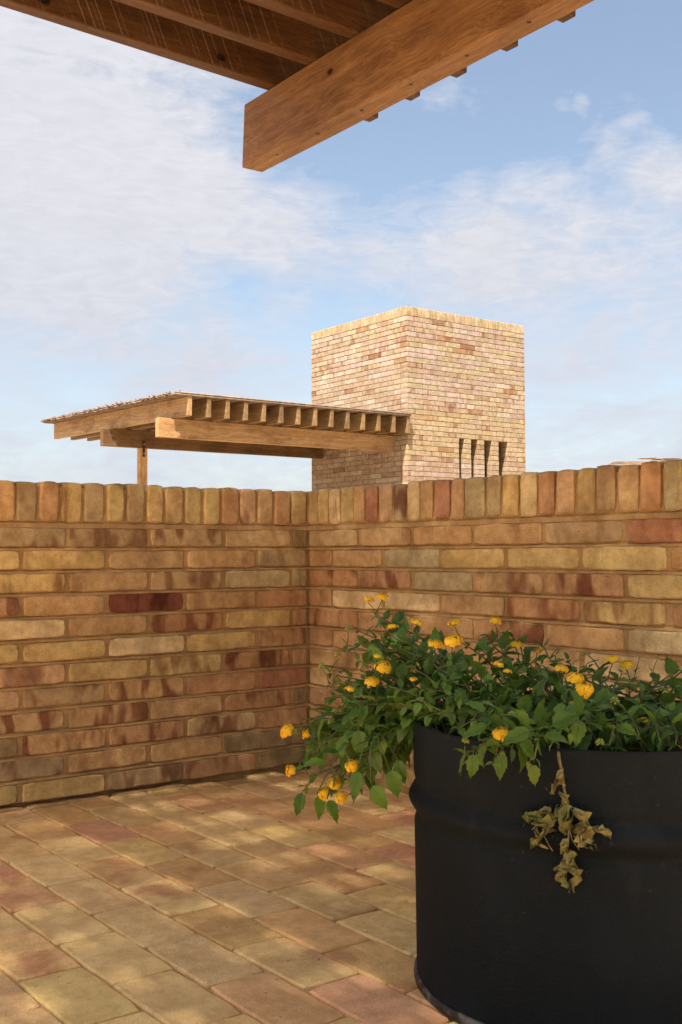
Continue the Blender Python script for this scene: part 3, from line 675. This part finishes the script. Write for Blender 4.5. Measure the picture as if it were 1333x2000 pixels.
def leaf_geo(seed, curl=0.35, fold=0.25, twist=0.0, crumple=0.0, wid=0.31):
    """unit-length ovate, toothed leaf: base at origin (short stalk), tip at +x, normal +z"""
    r_ = random.Random(seed); NS = 9; V = []; UV = []
    teeth = .030
    for i in range(NS + 1):
        t = i / NS; x = .12 + .88 * t
        prof_ = (math.sin(math.pi * min(1, t ** .72)) ** .9) * wid * (1 - .25 * t)
        if i == 0: prof_ = .012
        if i == NS: prof_ = 0.0
        wd = prof_ + (teeth if i % 2 and 0 < i < NS else -teeth * .25 if 0 < i < NS else 0)
        ang = curl * (x ** 2); zb = -math.sin(ang) * x * .55 + .05 * x
        for s_ in (-1, -.5, 0, .5, 1):
            yy = wd * s_; zz = zb + abs(yy) * fold + (.018 * math.sin(t * 9 + seed) * abs(s_) if abs(s_) == 1 else 0)
            zz += (.012 if abs(s_) == .5 else 0)
            tw_ = twist * t; yy, zz = yy * math.cos(tw_) - (zz - zb) * math.sin(tw_), zb + yy * math.sin(tw_) + (zz - zb) * math.cos(tw_)
            xx = x - .04 * abs(s_)
            if crumple:
                q = Vector((xx * 4, yy * 6, seed)); xx += mnoise.noise(q) * crumple * .4; yy += mnoise.noise(q + Vector((7, 3, 1))) * crumple * .6; zz += mnoise.noise(q + Vector((2, 8, 5))) * crumple
            V.append((xx, yy, zz)); UV.append((t, s_))
    F = []
    for i in range(NS):
        for j in range(4): F.append((i * 5 + j, (i + 1) * 5 + j, (i + 1) * 5 + j + 1, i * 5 + j + 1))
    b_ = len(V)                      # stalk
    for x_, r2 in ((-.02, .012), (.14, .010)):
        for k in range(3):
            a_ = 2 * math.pi * k / 3; V.append((x_, r2 * math.cos(a_), r2 * math.sin(a_) - (.0 if x_ < 0 else -.004))); UV.append((.5, .0))
    for k in range(3): F.append((b_ + k, b_ + (k + 1) % 3, b_ + 3 + (k + 1) % 3, b_ + 3 + k))
    return V, F, UV
def with_uv(me, UVv):
    ul = me.uv_layers.new(name='UVMap')
    for lp in me.loops: ul.data[lp.index].uv = UVv[lp.vertex_index]
    return me
LEAFS = []
for i in range(12):
    lr = random.Random(900 + i); LEAFS.append(leaf_geo(i, lr.uniform(.1, .75), lr.uniform(.1, .45), lr.uniform(-.45, .45), .05, lr.uniform(.23, .30)))
leaf_me = []
for (V, F, U) in LEAFS: leaf_me.append(with_uv(mesh('leaf', V, F, M_leaf, True), U))

def floret_head(seed, rad=.0135, dome=1.0, nfl=22):
    r_ = random.Random(seed); V = []; F = []; UV = []
    for i in range(nfl):
        ph = math.acos(1 - (i + .5) / nfl * .92); th = i * 2.39996 + r_.uniform(-.2, .2)
        d_ = Vector((math.sin(ph) * math.cos(th), math.sin(ph) * math.sin(th), math.cos(ph) * dome))
        c_ = d_ * rad * r_.uniform(.82, 1.16); nrm = (d_ + Vector((0, 0, .25))).normalized()
        u_ = nrm.orthogonal().normalized(); v_ = nrm.cross(u_); s0 = rad * r_.uniform(.30, .40); a0 = r_.uniform(0, 6)
        b_ = len(V); V.append(tuple(c_ - nrm * rad * .06)); UV.append((0, 0))
        NP = 10
        for k in range(NP):
            a_ = a0 + 2 * math.pi * k / NP; q = s0 * (1.0 if k % 2 else .74)
            V.append(tuple(c_ + (u_ * math.cos(a_) + v_ * math.sin(a_)) * q * .55 + nrm * rad * .03)); UV.append((.5, 0))
        for k in range(NP):
            a_ = a0 + 2 * math.pi * k / NP; q = s0 * (1.08 if k % 2 else .78)
            V.append(tuple(c_ + (u_ * math.cos(a_) + v_ * math.sin(a_)) * q - nrm * rad * r_.uniform(.02, .10))); UV.append((1, 0))
        for k in range(NP):
            k2 = (k + 1) % NP
            F.append((b_, b_ + 1 + k, b_ + 1 + k2)); F.append((b_ + 1 + k, b_ + 1 + NP + k, b_ + 1 + NP + k2, b_ + 1 + k2))
        # floret tube down to the centre
        t0 = len(V)
        for (p_, r2) in ((c_ - nrm * rad * .05, rad * .07), (Vector((0, 0, -rad * .5)), rad * .03)):
            for k in range(3):
                a_ = 2 * math.pi * k / 3; V.append(tuple(p_ + (u_ * math.cos(a_) + v_ * math.sin(a_)) * r2)); UV.append((.2, 0))
        for k in range(3): F.append((t0 + k, t0 + 3 + k, t0 + 3 + (k + 1) % 3, t0 + (k + 1) % 3))
    b_ = len(V); nr = 10
    for (q_, h_) in ((.86, -.12), (.80, .22), (.56, .52), (.22, .70)):
        for k in range(nr):
            a_ = 2 * math.pi * k / nr; V.append((rad * q_ * math.cos(a_), rad * q_ * math.sin(a_), rad * h_ * dome * .9)); UV.append((.08, 0))
    for r3 in range(3):
        for k in range(nr): F.append((b_ + r3 * nr + k, b_ + r3 * nr + (k + 1) % nr, b_ + (r3 + 1) * nr + (k + 1) % nr, b_ + (r3 + 1) * nr + k))
    F.append(tuple(b_ + 3 * nr + k for k in range(nr)))
    return with_uv(mesh('flower_head', V, F, M_flower, True), UV)
heads = [floret_head(i, .0132, rnd.uniform(.45, .7), 21) for i in range(4)]; heads_flat = [floret_head(20 + i, .0125, .42, 15) for i in range(3)]
def bud_mesh(seed):
    mb = MB(); r_ = random.Random(seed)
    for i in range(16):
        ph = math.acos(1 - (i + .5) / 16 * 1.3); th = i * 2.4; d_ = Vector((math.sin(ph) * math.cos(th), math.sin(ph) * math.sin(th), math.cos(ph)))
        mb.tube([d_ * .001, d_ * .0045, d_ * .0062], [.0009, .0018, .0009], 5)
    return mb.build('flower_bud', M_bud, True)
buds = [bud_mesh(i) for i in range(2)]

plant = thing('lantana_plant', 'green leafy plant with yellow flower clusters spilling over the black drum', 'plant', (DX, DY, .36))
leaves = []            # (matrix, variant, size)
stems = MB(); PO = plant.location.copy()
DC = Vector((DX, DY, 0))
lrnd = random.Random(21)
def bez(a, b_, c_, t): return a * (1 - t) ** 2 + b_ * 2 * t * (1 - t) + c_ * t * t
def add_leaf(pos, dirv, size, up=None):
    d_ = dirv.normalized(); u_ = up or Vector((lrnd.uniform(-.35, .35), lrnd.uniform(-.35, .35), 1))
    zt = (u_ - d_ * u_.dot(d_)); zt = zt.normalized() if zt.length > .05 else d_.orthogonal().normalized()
    yt = zt.cross(d_)
    size *= 0.88
    m_ = Matrix((d_, yt, zt)).transposed().to_4x4() @ Matrix.Rotation(lrnd.uniform(-.35, .35), 4, 'X') @ Matrix.Scale(size, 4)
    m_.translation = pos; leaves.append((m_, lrnd.randrange(12), size))
def add_head(pos, dirv, kind, size=1.0):
    d_ = dirv.normalized(); q = d_.to_track_quat('Z', 'Y').to_matrix().to_4x4() @ Matrix.Rotation(lrnd.uniform(0, 6), 4, 'Z') @ Matrix.Scale(size * .88, 4)
    q.translation = pos - PO
    me = {'F': heads, 'f': heads_flat, 'u': buds}[kind]
    obj('flower_head' if kind != 'u' else 'flower_bud', me[lrnd.randrange(len(me))], plant, mat4=q)
def shoot(tip, root, ctrl, size=.05, start=.35, step=.030, rad=.0019, droop=0.15, leafy=1.0):
    L_ = (tip - root).length * 1.15; npt = 9
    pts = [bez(root, ctrl, tip, i / (npt - 1)) for i in range(npt)]
    for i in range(1, npt - 1): pts[i] = pts[i] + Vector([lrnd.uniform(-.004, .004) for _ in range(3)])
    stems.tube([p_ - PO for p_ in pts], [rad * (1.15 - .65 * i / (npt - 1)) for i in range(npt)], 5)
    nn_ = max(2, int(L_ * (1 - start) / step)); ang = lrnd.uniform(0, 3)
    for k in range(nn_ + 1):
        t = start + (1 - start) * k / nn_
        p_ = bez(root, ctrl, tip, t); tg = (bez(root, ctrl, tip, min(1, t + .03)) - bez(root, ctrl, tip, t - .03)).normalized()
        u_ = tg.orthogonal().normalized(); v_ = tg.cross(u_)
        endf = 1.0 if k < nn_ - 1 else (.62 if k == nn_ - 1 else .42)
        for s_ in (0, math.pi):
            if lrnd.random() > leafy: continue
            a_ = ang + s_ + lrnd.uniform(-.3, .3)
            o_ = u_ * math.cos(a_) + v_ * math.sin(a_)
            d_ = o_ + tg * lrnd.uniform(.25, .7) + Vector((0, 0, -droop + lrnd.uniform(-.2, .25)))
            add_leaf(p_, d_, size * endf * lrnd.uniform(.8, 1.15))
        ang += math.pi / 2
    return (tip - bez(root, ctrl, tip, .93)).normalized()
def soilpt(px, py, d):
    """a root in the soil on the side of the drum towards the given point"""
    q = at(px, py, d); v = Vector((q.x - DX, q.y - DY, 0)); l_ = min(v.length * .55, .20)
    v = v.normalized() * l_ if v.length > 1e-4 else v
    return Vector((DX + v.x + lrnd.uniform(-.05, .05), DY + v.y + lrnd.uniform(-.05, .05), .355))
# flowering shoots: pixel of the head, distance from the camera plane, kind, head size, way it looks
FL = [(560, 1427, 1.86, 'F', 1.1), (600, 1432, 1.90, 'f', .9), (568, 1505, 1.84, 'f', 1.0), (655, 1530, 1.78, 'F', .95), (633, 1549, 1.80, 'F', .95), (667, 1557, 1.76, 'F', .9), (688, 1496, 1.74, 'F', .95),
      (750, 1303, 1.80, 'F', 1.15), (726, 1332, 1.78, 'F', 1.1), (684, 1347, 1.82, 'f', .8), (885, 1252, 1.74, 'F', 1.25), (851, 1259, 1.78, 'f', 1.2), (888, 1217, 1.86, 'f', 1.0), (747, 1166, 2.00, 'f', 1.0), (721, 1171, 2.02, 'f', .9),
      (767, 1225, 1.95, 'f', .9), (815, 1217, 1.94, 'f', 1.0), (968, 1213, 1.98, 'f', 1.0), (1008, 1260, 1.90, 'f', 1.05), (1049, 1268, 1.92, 'f', .8), (978, 1433, 1.49, 'F', .95), (1142, 1346, 1.56, 'F', 1.1), (1126, 1326, 1.58, 'F', 1.0),
      (1098, 1307, 1.66, 'f', 1.1), (1196, 1289, 1.76, 'f', 1.2), (1223, 1299, 1.78, 'f', 1.1), (1262, 1409, 1.62, 'f', .9), (974, 1299, 1.80, 'f', .9), (991, 1311, 1.76, 'f', .6), (1262, 1300, 1.80, 'f', .0), (738, 1282, 1.86, 'f', .7), (808, 1327, 1.74, 'f', .6),
      (630, 1302, 1.92, 'u', 1.3), (660, 1280, 1.94, 'u', 1.2), (1200, 1371, 1.60, 'u', 1.5), (1172, 1451, 1.48, 'u', 1.2), (1001, 1397, 1.56, 'u', 1.2), (910, 1448, 1.50, 'u', 1.0), (655, 1392, 1.86, 'u', 1.3), (648, 1410, 1.84, 'u', 1.2), (945, 1308, 1.76, 'u', 1.5), (681, 1228, 1.98, 'u', 1.2), (1120, 1374, 1.62, 'f', .5), (582, 1428, 1.88, 'u', 1.0), (1245, 1372, 1.72, 'u', 1.3)]
for (px, py, d, kd, sz) in FL:
    if sz == 0: continue
    tip = at(px, py, d)
    hang = px < 700 and py > 1400
    root = soilpt(px, py, d) if not hang else soilpt(830, 1420, 1.8)
    base = tip - Vector((lrnd.uniform(-.012, .012), lrnd.uniform(-.012, .012), .030)) if not hang else at(px + 26, py - 8, d)
    if hang: ctrl = at(lrnd.uniform(700, 780), lrnd.uniform(1300, 1380), d + lrnd.uniform(-.04, .05))
    else: ctrl = (root + base) / 2 + Vector((lrnd.uniform(-.03, .03), lrnd.uniform(-.03, .03), .05))
    if px in (747, 968): ctrl = root.lerp(base, .45) + Vector((0, 0, .02))
    shoot(base, root, ctrl, lrnd.uniform(.038, .052), .40 if not hang else .33, .026)
    toc = (CAMP - tip).normalized()
    dv = Vector((0, 0, 1)) + toc * (.75 if kd == 'F' else .1) + Vector((lrnd.uniform(-.3, .3), lrnd.uniform(-.3, .3), 0))
    if hang: dv = toc * .6 - RT * (.5 if px < 640 else .15) + Vector((0, 0, .35))
    stems.tube([base - PO, (base + tip) / 2 - PO + Vector((.002, .001, 0)), tip - dv.normalized() * .006 - PO], .0009, 5)
    add_head(tip, dv, kd, sz)
# leafy shoots filling the crown: (px, py, depth) of tips
TIPS = [(700, 1232, 1.98), (760, 1240, 1.92), (800, 1245, 1.88), (850, 1290, 1.80), (905, 1290, 1.78), (935, 1265, 1.84), (700, 1290, 1.90), (650, 1360, 1.90), (636, 1362, 1.92), (690, 1380, 1.84), (720, 1370, 1.76), (760, 1340, 1.74), (800, 1370, 1.70), (830, 1345, 1.72),
        (960, 1330, 1.74), (1010, 1310, 1.78), (1055, 1255, 1.92), (1060, 1300, 1.78), (1110, 1290, 1.76), (1150, 1305, 1.74), (1215, 1315, 1.72), (1180, 1345, 1.66), (1100, 1350, 1.62), (1050, 1355, 1.62), (1000, 1365, 1.60), (945, 1370, 1.60), (900, 1365, 1.62), (870, 1395, 1.60), (830, 1400, 1.66),
        (900, 1420, 1.54), (940, 1425, 1.50), (930, 1470, 1.47), (965, 1490, 1.45), (1000, 1460, 1.46), (1045, 1480, 1.44), (1080, 1450, 1.46), (1110, 1430, 1.47), (1160, 1400, 1.52), (1210, 1430, 1.50), (1250, 1440, 1.50), (1300, 1430, 1.52), (1325, 1400, 1.58), (1290, 1450, 1.47), (1190, 1455, 1.47), (1320, 1455, 1.47), (1330, 1350, 1.72), (1380, 1370, 1.66), (1420, 1410, 1.6), (1400, 1330, 1.75),
        (1285, 1285, 1.88), (1250, 1283, 1.90), (1275, 1345, 1.84), (1340, 1420, 1.62), (1360, 1450, 1.5), (1450, 1440, 1.55),
        (735, 1205, 1.98), (715, 1250, 1.94), (780, 1265, 1.86), (825, 1270, 1.84), (740, 1265, 1.90), (790, 1300, 1.80), (870, 1330, 1.72), (720, 1310, 1.84), (770, 1380, 1.74), (950, 1240, 1.92), (990, 1235, 1.94), (1025, 1290, 1.84), (660, 1330, 1.88), (1085, 1280, 1.80), (1150, 1280, 1.84), (1230, 1340, 1.74), (925, 1320, 1.74), (1140, 1420, 1.5), (1080, 1400, 1.54), (1325, 1310, 1.80), (1300, 1335, 1.78), (1355, 1300, 1.84), (1310, 1375, 1.66)]
for (px, py, d) in TIPS:
    tip = at(px, py, d); root = soilpt(px, py, d); ctrl = (root + tip) / 2 + Vector((lrnd.uniform(-.02, .02), lrnd.uniform(-.02, .02), .05 if py < 1420 else .085))
    if 1240 < px < 1295 and py < 1300: shoot(tip, root, (root + tip) / 2, .030, .62, .05, .0012, .1, .8)
    else: shoot(tip, root, ctrl, lrnd.uniform(.040, .054), .32, .026)
for i in range(26):
    a_ = lrnd.uniform(0, 2 * math.pi); q = lrnd.uniform(.03, .27); p_ = Vector((DX + q * math.cos(a_), DY + q * math.sin(a_), .0)); fr = (p_ - CAMP).dot(FW)
    p_.z = lrnd.uniform(.40, .48) if fr > 1.55 else lrnd.uniform(.39, .43)
    if (p_ - CAMP).dot(RT) > .46 and fr > 1.72: continue
    root = Vector((DX + q * .7 * math.cos(a_), DY + q * .7 * math.sin(a_), .355)); shoot(p_, root, (root + p_) / 2 + Vector((0, 0, .03)), lrnd.uniform(.042, .056), .25, .021)
# the mass that spills over the left side of the drum
for i in range(25):
    px = lrnd.uniform(585, 790); py = lrnd.uniform(1400, 1560) - abs(px - 690) * .12; d = lrnd.uniform(1.74, 1.94)
    tip = at(px, py, d); root = soilpt(830, 1420, 1.8); shoot(tip, root, at(lrnd.uniform(720, 800), lrnd.uniform(1310, 1380), d), lrnd.uniform(.042, .056), .35, .0225, droop=.45)
for (px, py, d, dx, dy, sz) in ((760, 1500, 1.72, 25, 70, .058), (700, 1500, 1.73, -8, 75, .058), (725, 1530, 1.71, 30, 50, .056), (775, 1480, 1.74, 18, 60, .052), (620, 1550, 1.80, 10, 55, .05), (592, 1545, 1.82, -16, 55, .05), (640, 1560, 1.79, 20, 40, .05), (700, 1420, 1.76, 10, 90, .066), (745, 1430, 1.75, -15, 85, .06)):
    p_ = at(px, py, d); add_leaf(p_, at(px + dx, py + dy, d - .01) - p_, sz, (CAMP - p_).normalized() + Vector((0, 0, .6)))
    ax, ay = ((668, 1500) if px < 660 else (735, 1425)); stems.tube([p_ - PO, at((px + ax) / 2 - 6, (py + ay) / 2 - 12, d) - PO, at(ax, ay - 8, 1.80) - PO], [.0009, .0012, .0015], 5)
for (px, py, d, dx, dy, sz) in ((925, 1468, 1.455, -5, 60, .045), (985, 1470, 1.45, -12, 60, .045), (1035, 1490, 1.445, 18, 50, .04), (1010, 1440, 1.46, 30, 30, .05), (1075, 1420, 1.46, 40, -20, .055), (1040, 1425, 1.46, -45, 20, .055), (955, 1415, 1.49, -40, 18, .05), (1190, 1340, 1.6, -20, 40, .05), (1165, 1385, 1.55, 20, 60, .055), (1150, 1375, 1.55, -45, 10, .05)):
    p_ = at(px, py, d); add_leaf(p_, at(px + dx, py + dy, d) - p_, sz, (CAMP - p_).normalized() * .8 + Vector((0, 0, .8)))
# keep leaves out of the drum wall
keep = []
for (m_, v_, s_) in leaves:
    c_ = m_ @ Vector((.6, 0, 0)); q = math.hypot(c_.x - DX, c_.y - DY)
    if c_.z < DH and q < DR + .004 and q > DR - .03: continue
    if c_.z < .02: continue
    keep.append((m_, v_, s_))
keep.sort(key=lambda t: -(t[2] / max(.5, (t[0].translation - CAMP).dot(FW))) * (1.0 + .6 * ((t[0].translation - DC).dot(-FW) > -.02)))
for (m_, v_, s_) in keep[:300]:
    q = m_.copy(); q.translation = m_.translation - PO; obj('leaf', leaf_me[v_], plant, mat4=q)
V = []; F = []; U = []
for (m_, v_, s_) in keep[300:]:
    lv, lf, lu = LEAFS[v_]; b_ = len(V); V += [tuple(m_ @ Vector(p_) - PO) for p_ in lv]; F += [tuple(b_ + i for i in f_) for f_ in lf]; U += lu
fo = mesh('foliage', V, F, M_leaf, True); with_uv(fo, U); obj('foliage', fo, plant, kind='stuff')
obj('stems', stems.build('stems', M_stem, True), plant)
# withered shoot hanging down the front of the drum
ws = MB(); W = [(1092, 1478), (1098, 1510), (1103, 1545), (1110, 1575), (1112, 1610), (1110, 1650), (1108, 1690), (1106, 1722)]
def wpt(px, py, out=.012):
    # point in front of the drum shell on the ray through the pixel
    dv = (FW + RT * ((px - 666.5) / FPX) - UP * ((py - 1000.0) / FPX)); o_ = Vector((CAMP.x - DX, CAMP.y - DY)); e_ = Vector((dv.x, dv.y)); rr_ = DR + out
    A = e_.dot(e_); B = 2 * o_.dot(e_); C_ = o_.dot(o_) - rr_ * rr_; disc = max(0, B * B - 4 * A * C_); return CAMP + dv * ((-B - math.sqrt(disc)) / (2 * A))
root = at(1088, 1440, 1.53)
ws.tube([root - PO] + [wpt(x, y) - PO for x, y in W], [.0024, .0022, .0020, .0018, .0016, .0014, .0011, .0008, .0005], 6)
for br_ in (((1106, 1560), (1085, 1590), (1060, 1600), (1040, 1620)), ((1110, 1570), (1130, 1585), (1140, 1605), (1152, 1625)), ((1108, 1600), (1118, 1640), (1132, 1660)), ((1050, 1610), (1046, 1640), (1042, 1655)), ((1062, 1630), (1072, 1650), (1080, 1662)), ((1150, 1620), (1165, 1622), (1176, 1628))):
    ws.tube([wpt(x, y, .014) - PO for x, y in br_], .0009, 5)
wo = obj('withered_shoot', ws.build('withered_shoot', M_drystem, True), plant, label='withered tan shoot with curled leaves hanging down the drum')
dry = []
for i in range(6):
    V, F, U = leaf_geo(300 + i, 2.9, 2.2, 2.2 * (-1) ** i, .42, .19); dry.append(with_uv(mesh('withered_leaf', V, F, M_dry, True), U))
for (px, py, dx, dy, sz) in ((1040, 1595, 22, 28, .045), (1060, 1605, 8, 30, .042), (1045, 1615, -5, 30, .035), (1100, 1570, 20, 40, .055), (1115, 1575, 14, 50, .058), (1120, 1590, -12, 45, .05), (1135, 1600, 10, 40, .045), (1150, 1610, 10, 30, .04), (1130, 1615, 20, 30, .042), (1100, 1500, 2, 34, .032), (1098, 1520, -22, 10, .030), (1092, 1545, 4, 22, .030),
                             (1105, 1655, -4, 40, .045), (1115, 1660, 16, 40, .042), (1108, 1690, 8, 28, .042), (1098, 1680, -8, 30, .038), (1112, 1635, -4, 34, .036), (1075, 1575, -12, 20, .032), (1090, 1572, -22, 22, .036), (1060, 1590, -24, 16, .04), (1160, 1622, 18, 10, .03), (1042, 1485, -8, 22, .025), (1104, 1705, 4, 22, .03)):
    p_ = wpt(px, py, .016); d_ = (wpt(px + dx, py + dy, .020) - p_).normalized(); zt = (CAMP - p_).normalized() + Vector((lrnd.uniform(-.8, .8), lrnd.uniform(-.8, .8), lrnd.uniform(-.5, .5)))
    zt = (zt - d_ * zt.dot(d_)).normalized(); yt = zt.cross(d_); m_ = Matrix((d_, yt, zt)).transposed().to_4x4() @ Matrix.Scale(sz * .85, 4); m_.translation = p_ - PO
    obj('withered_leaf', dry[lrnd.randrange(6)], wo, mat4=m_)
print('LEAVES', len(keep), 'TOWER BRICKS', NPART)
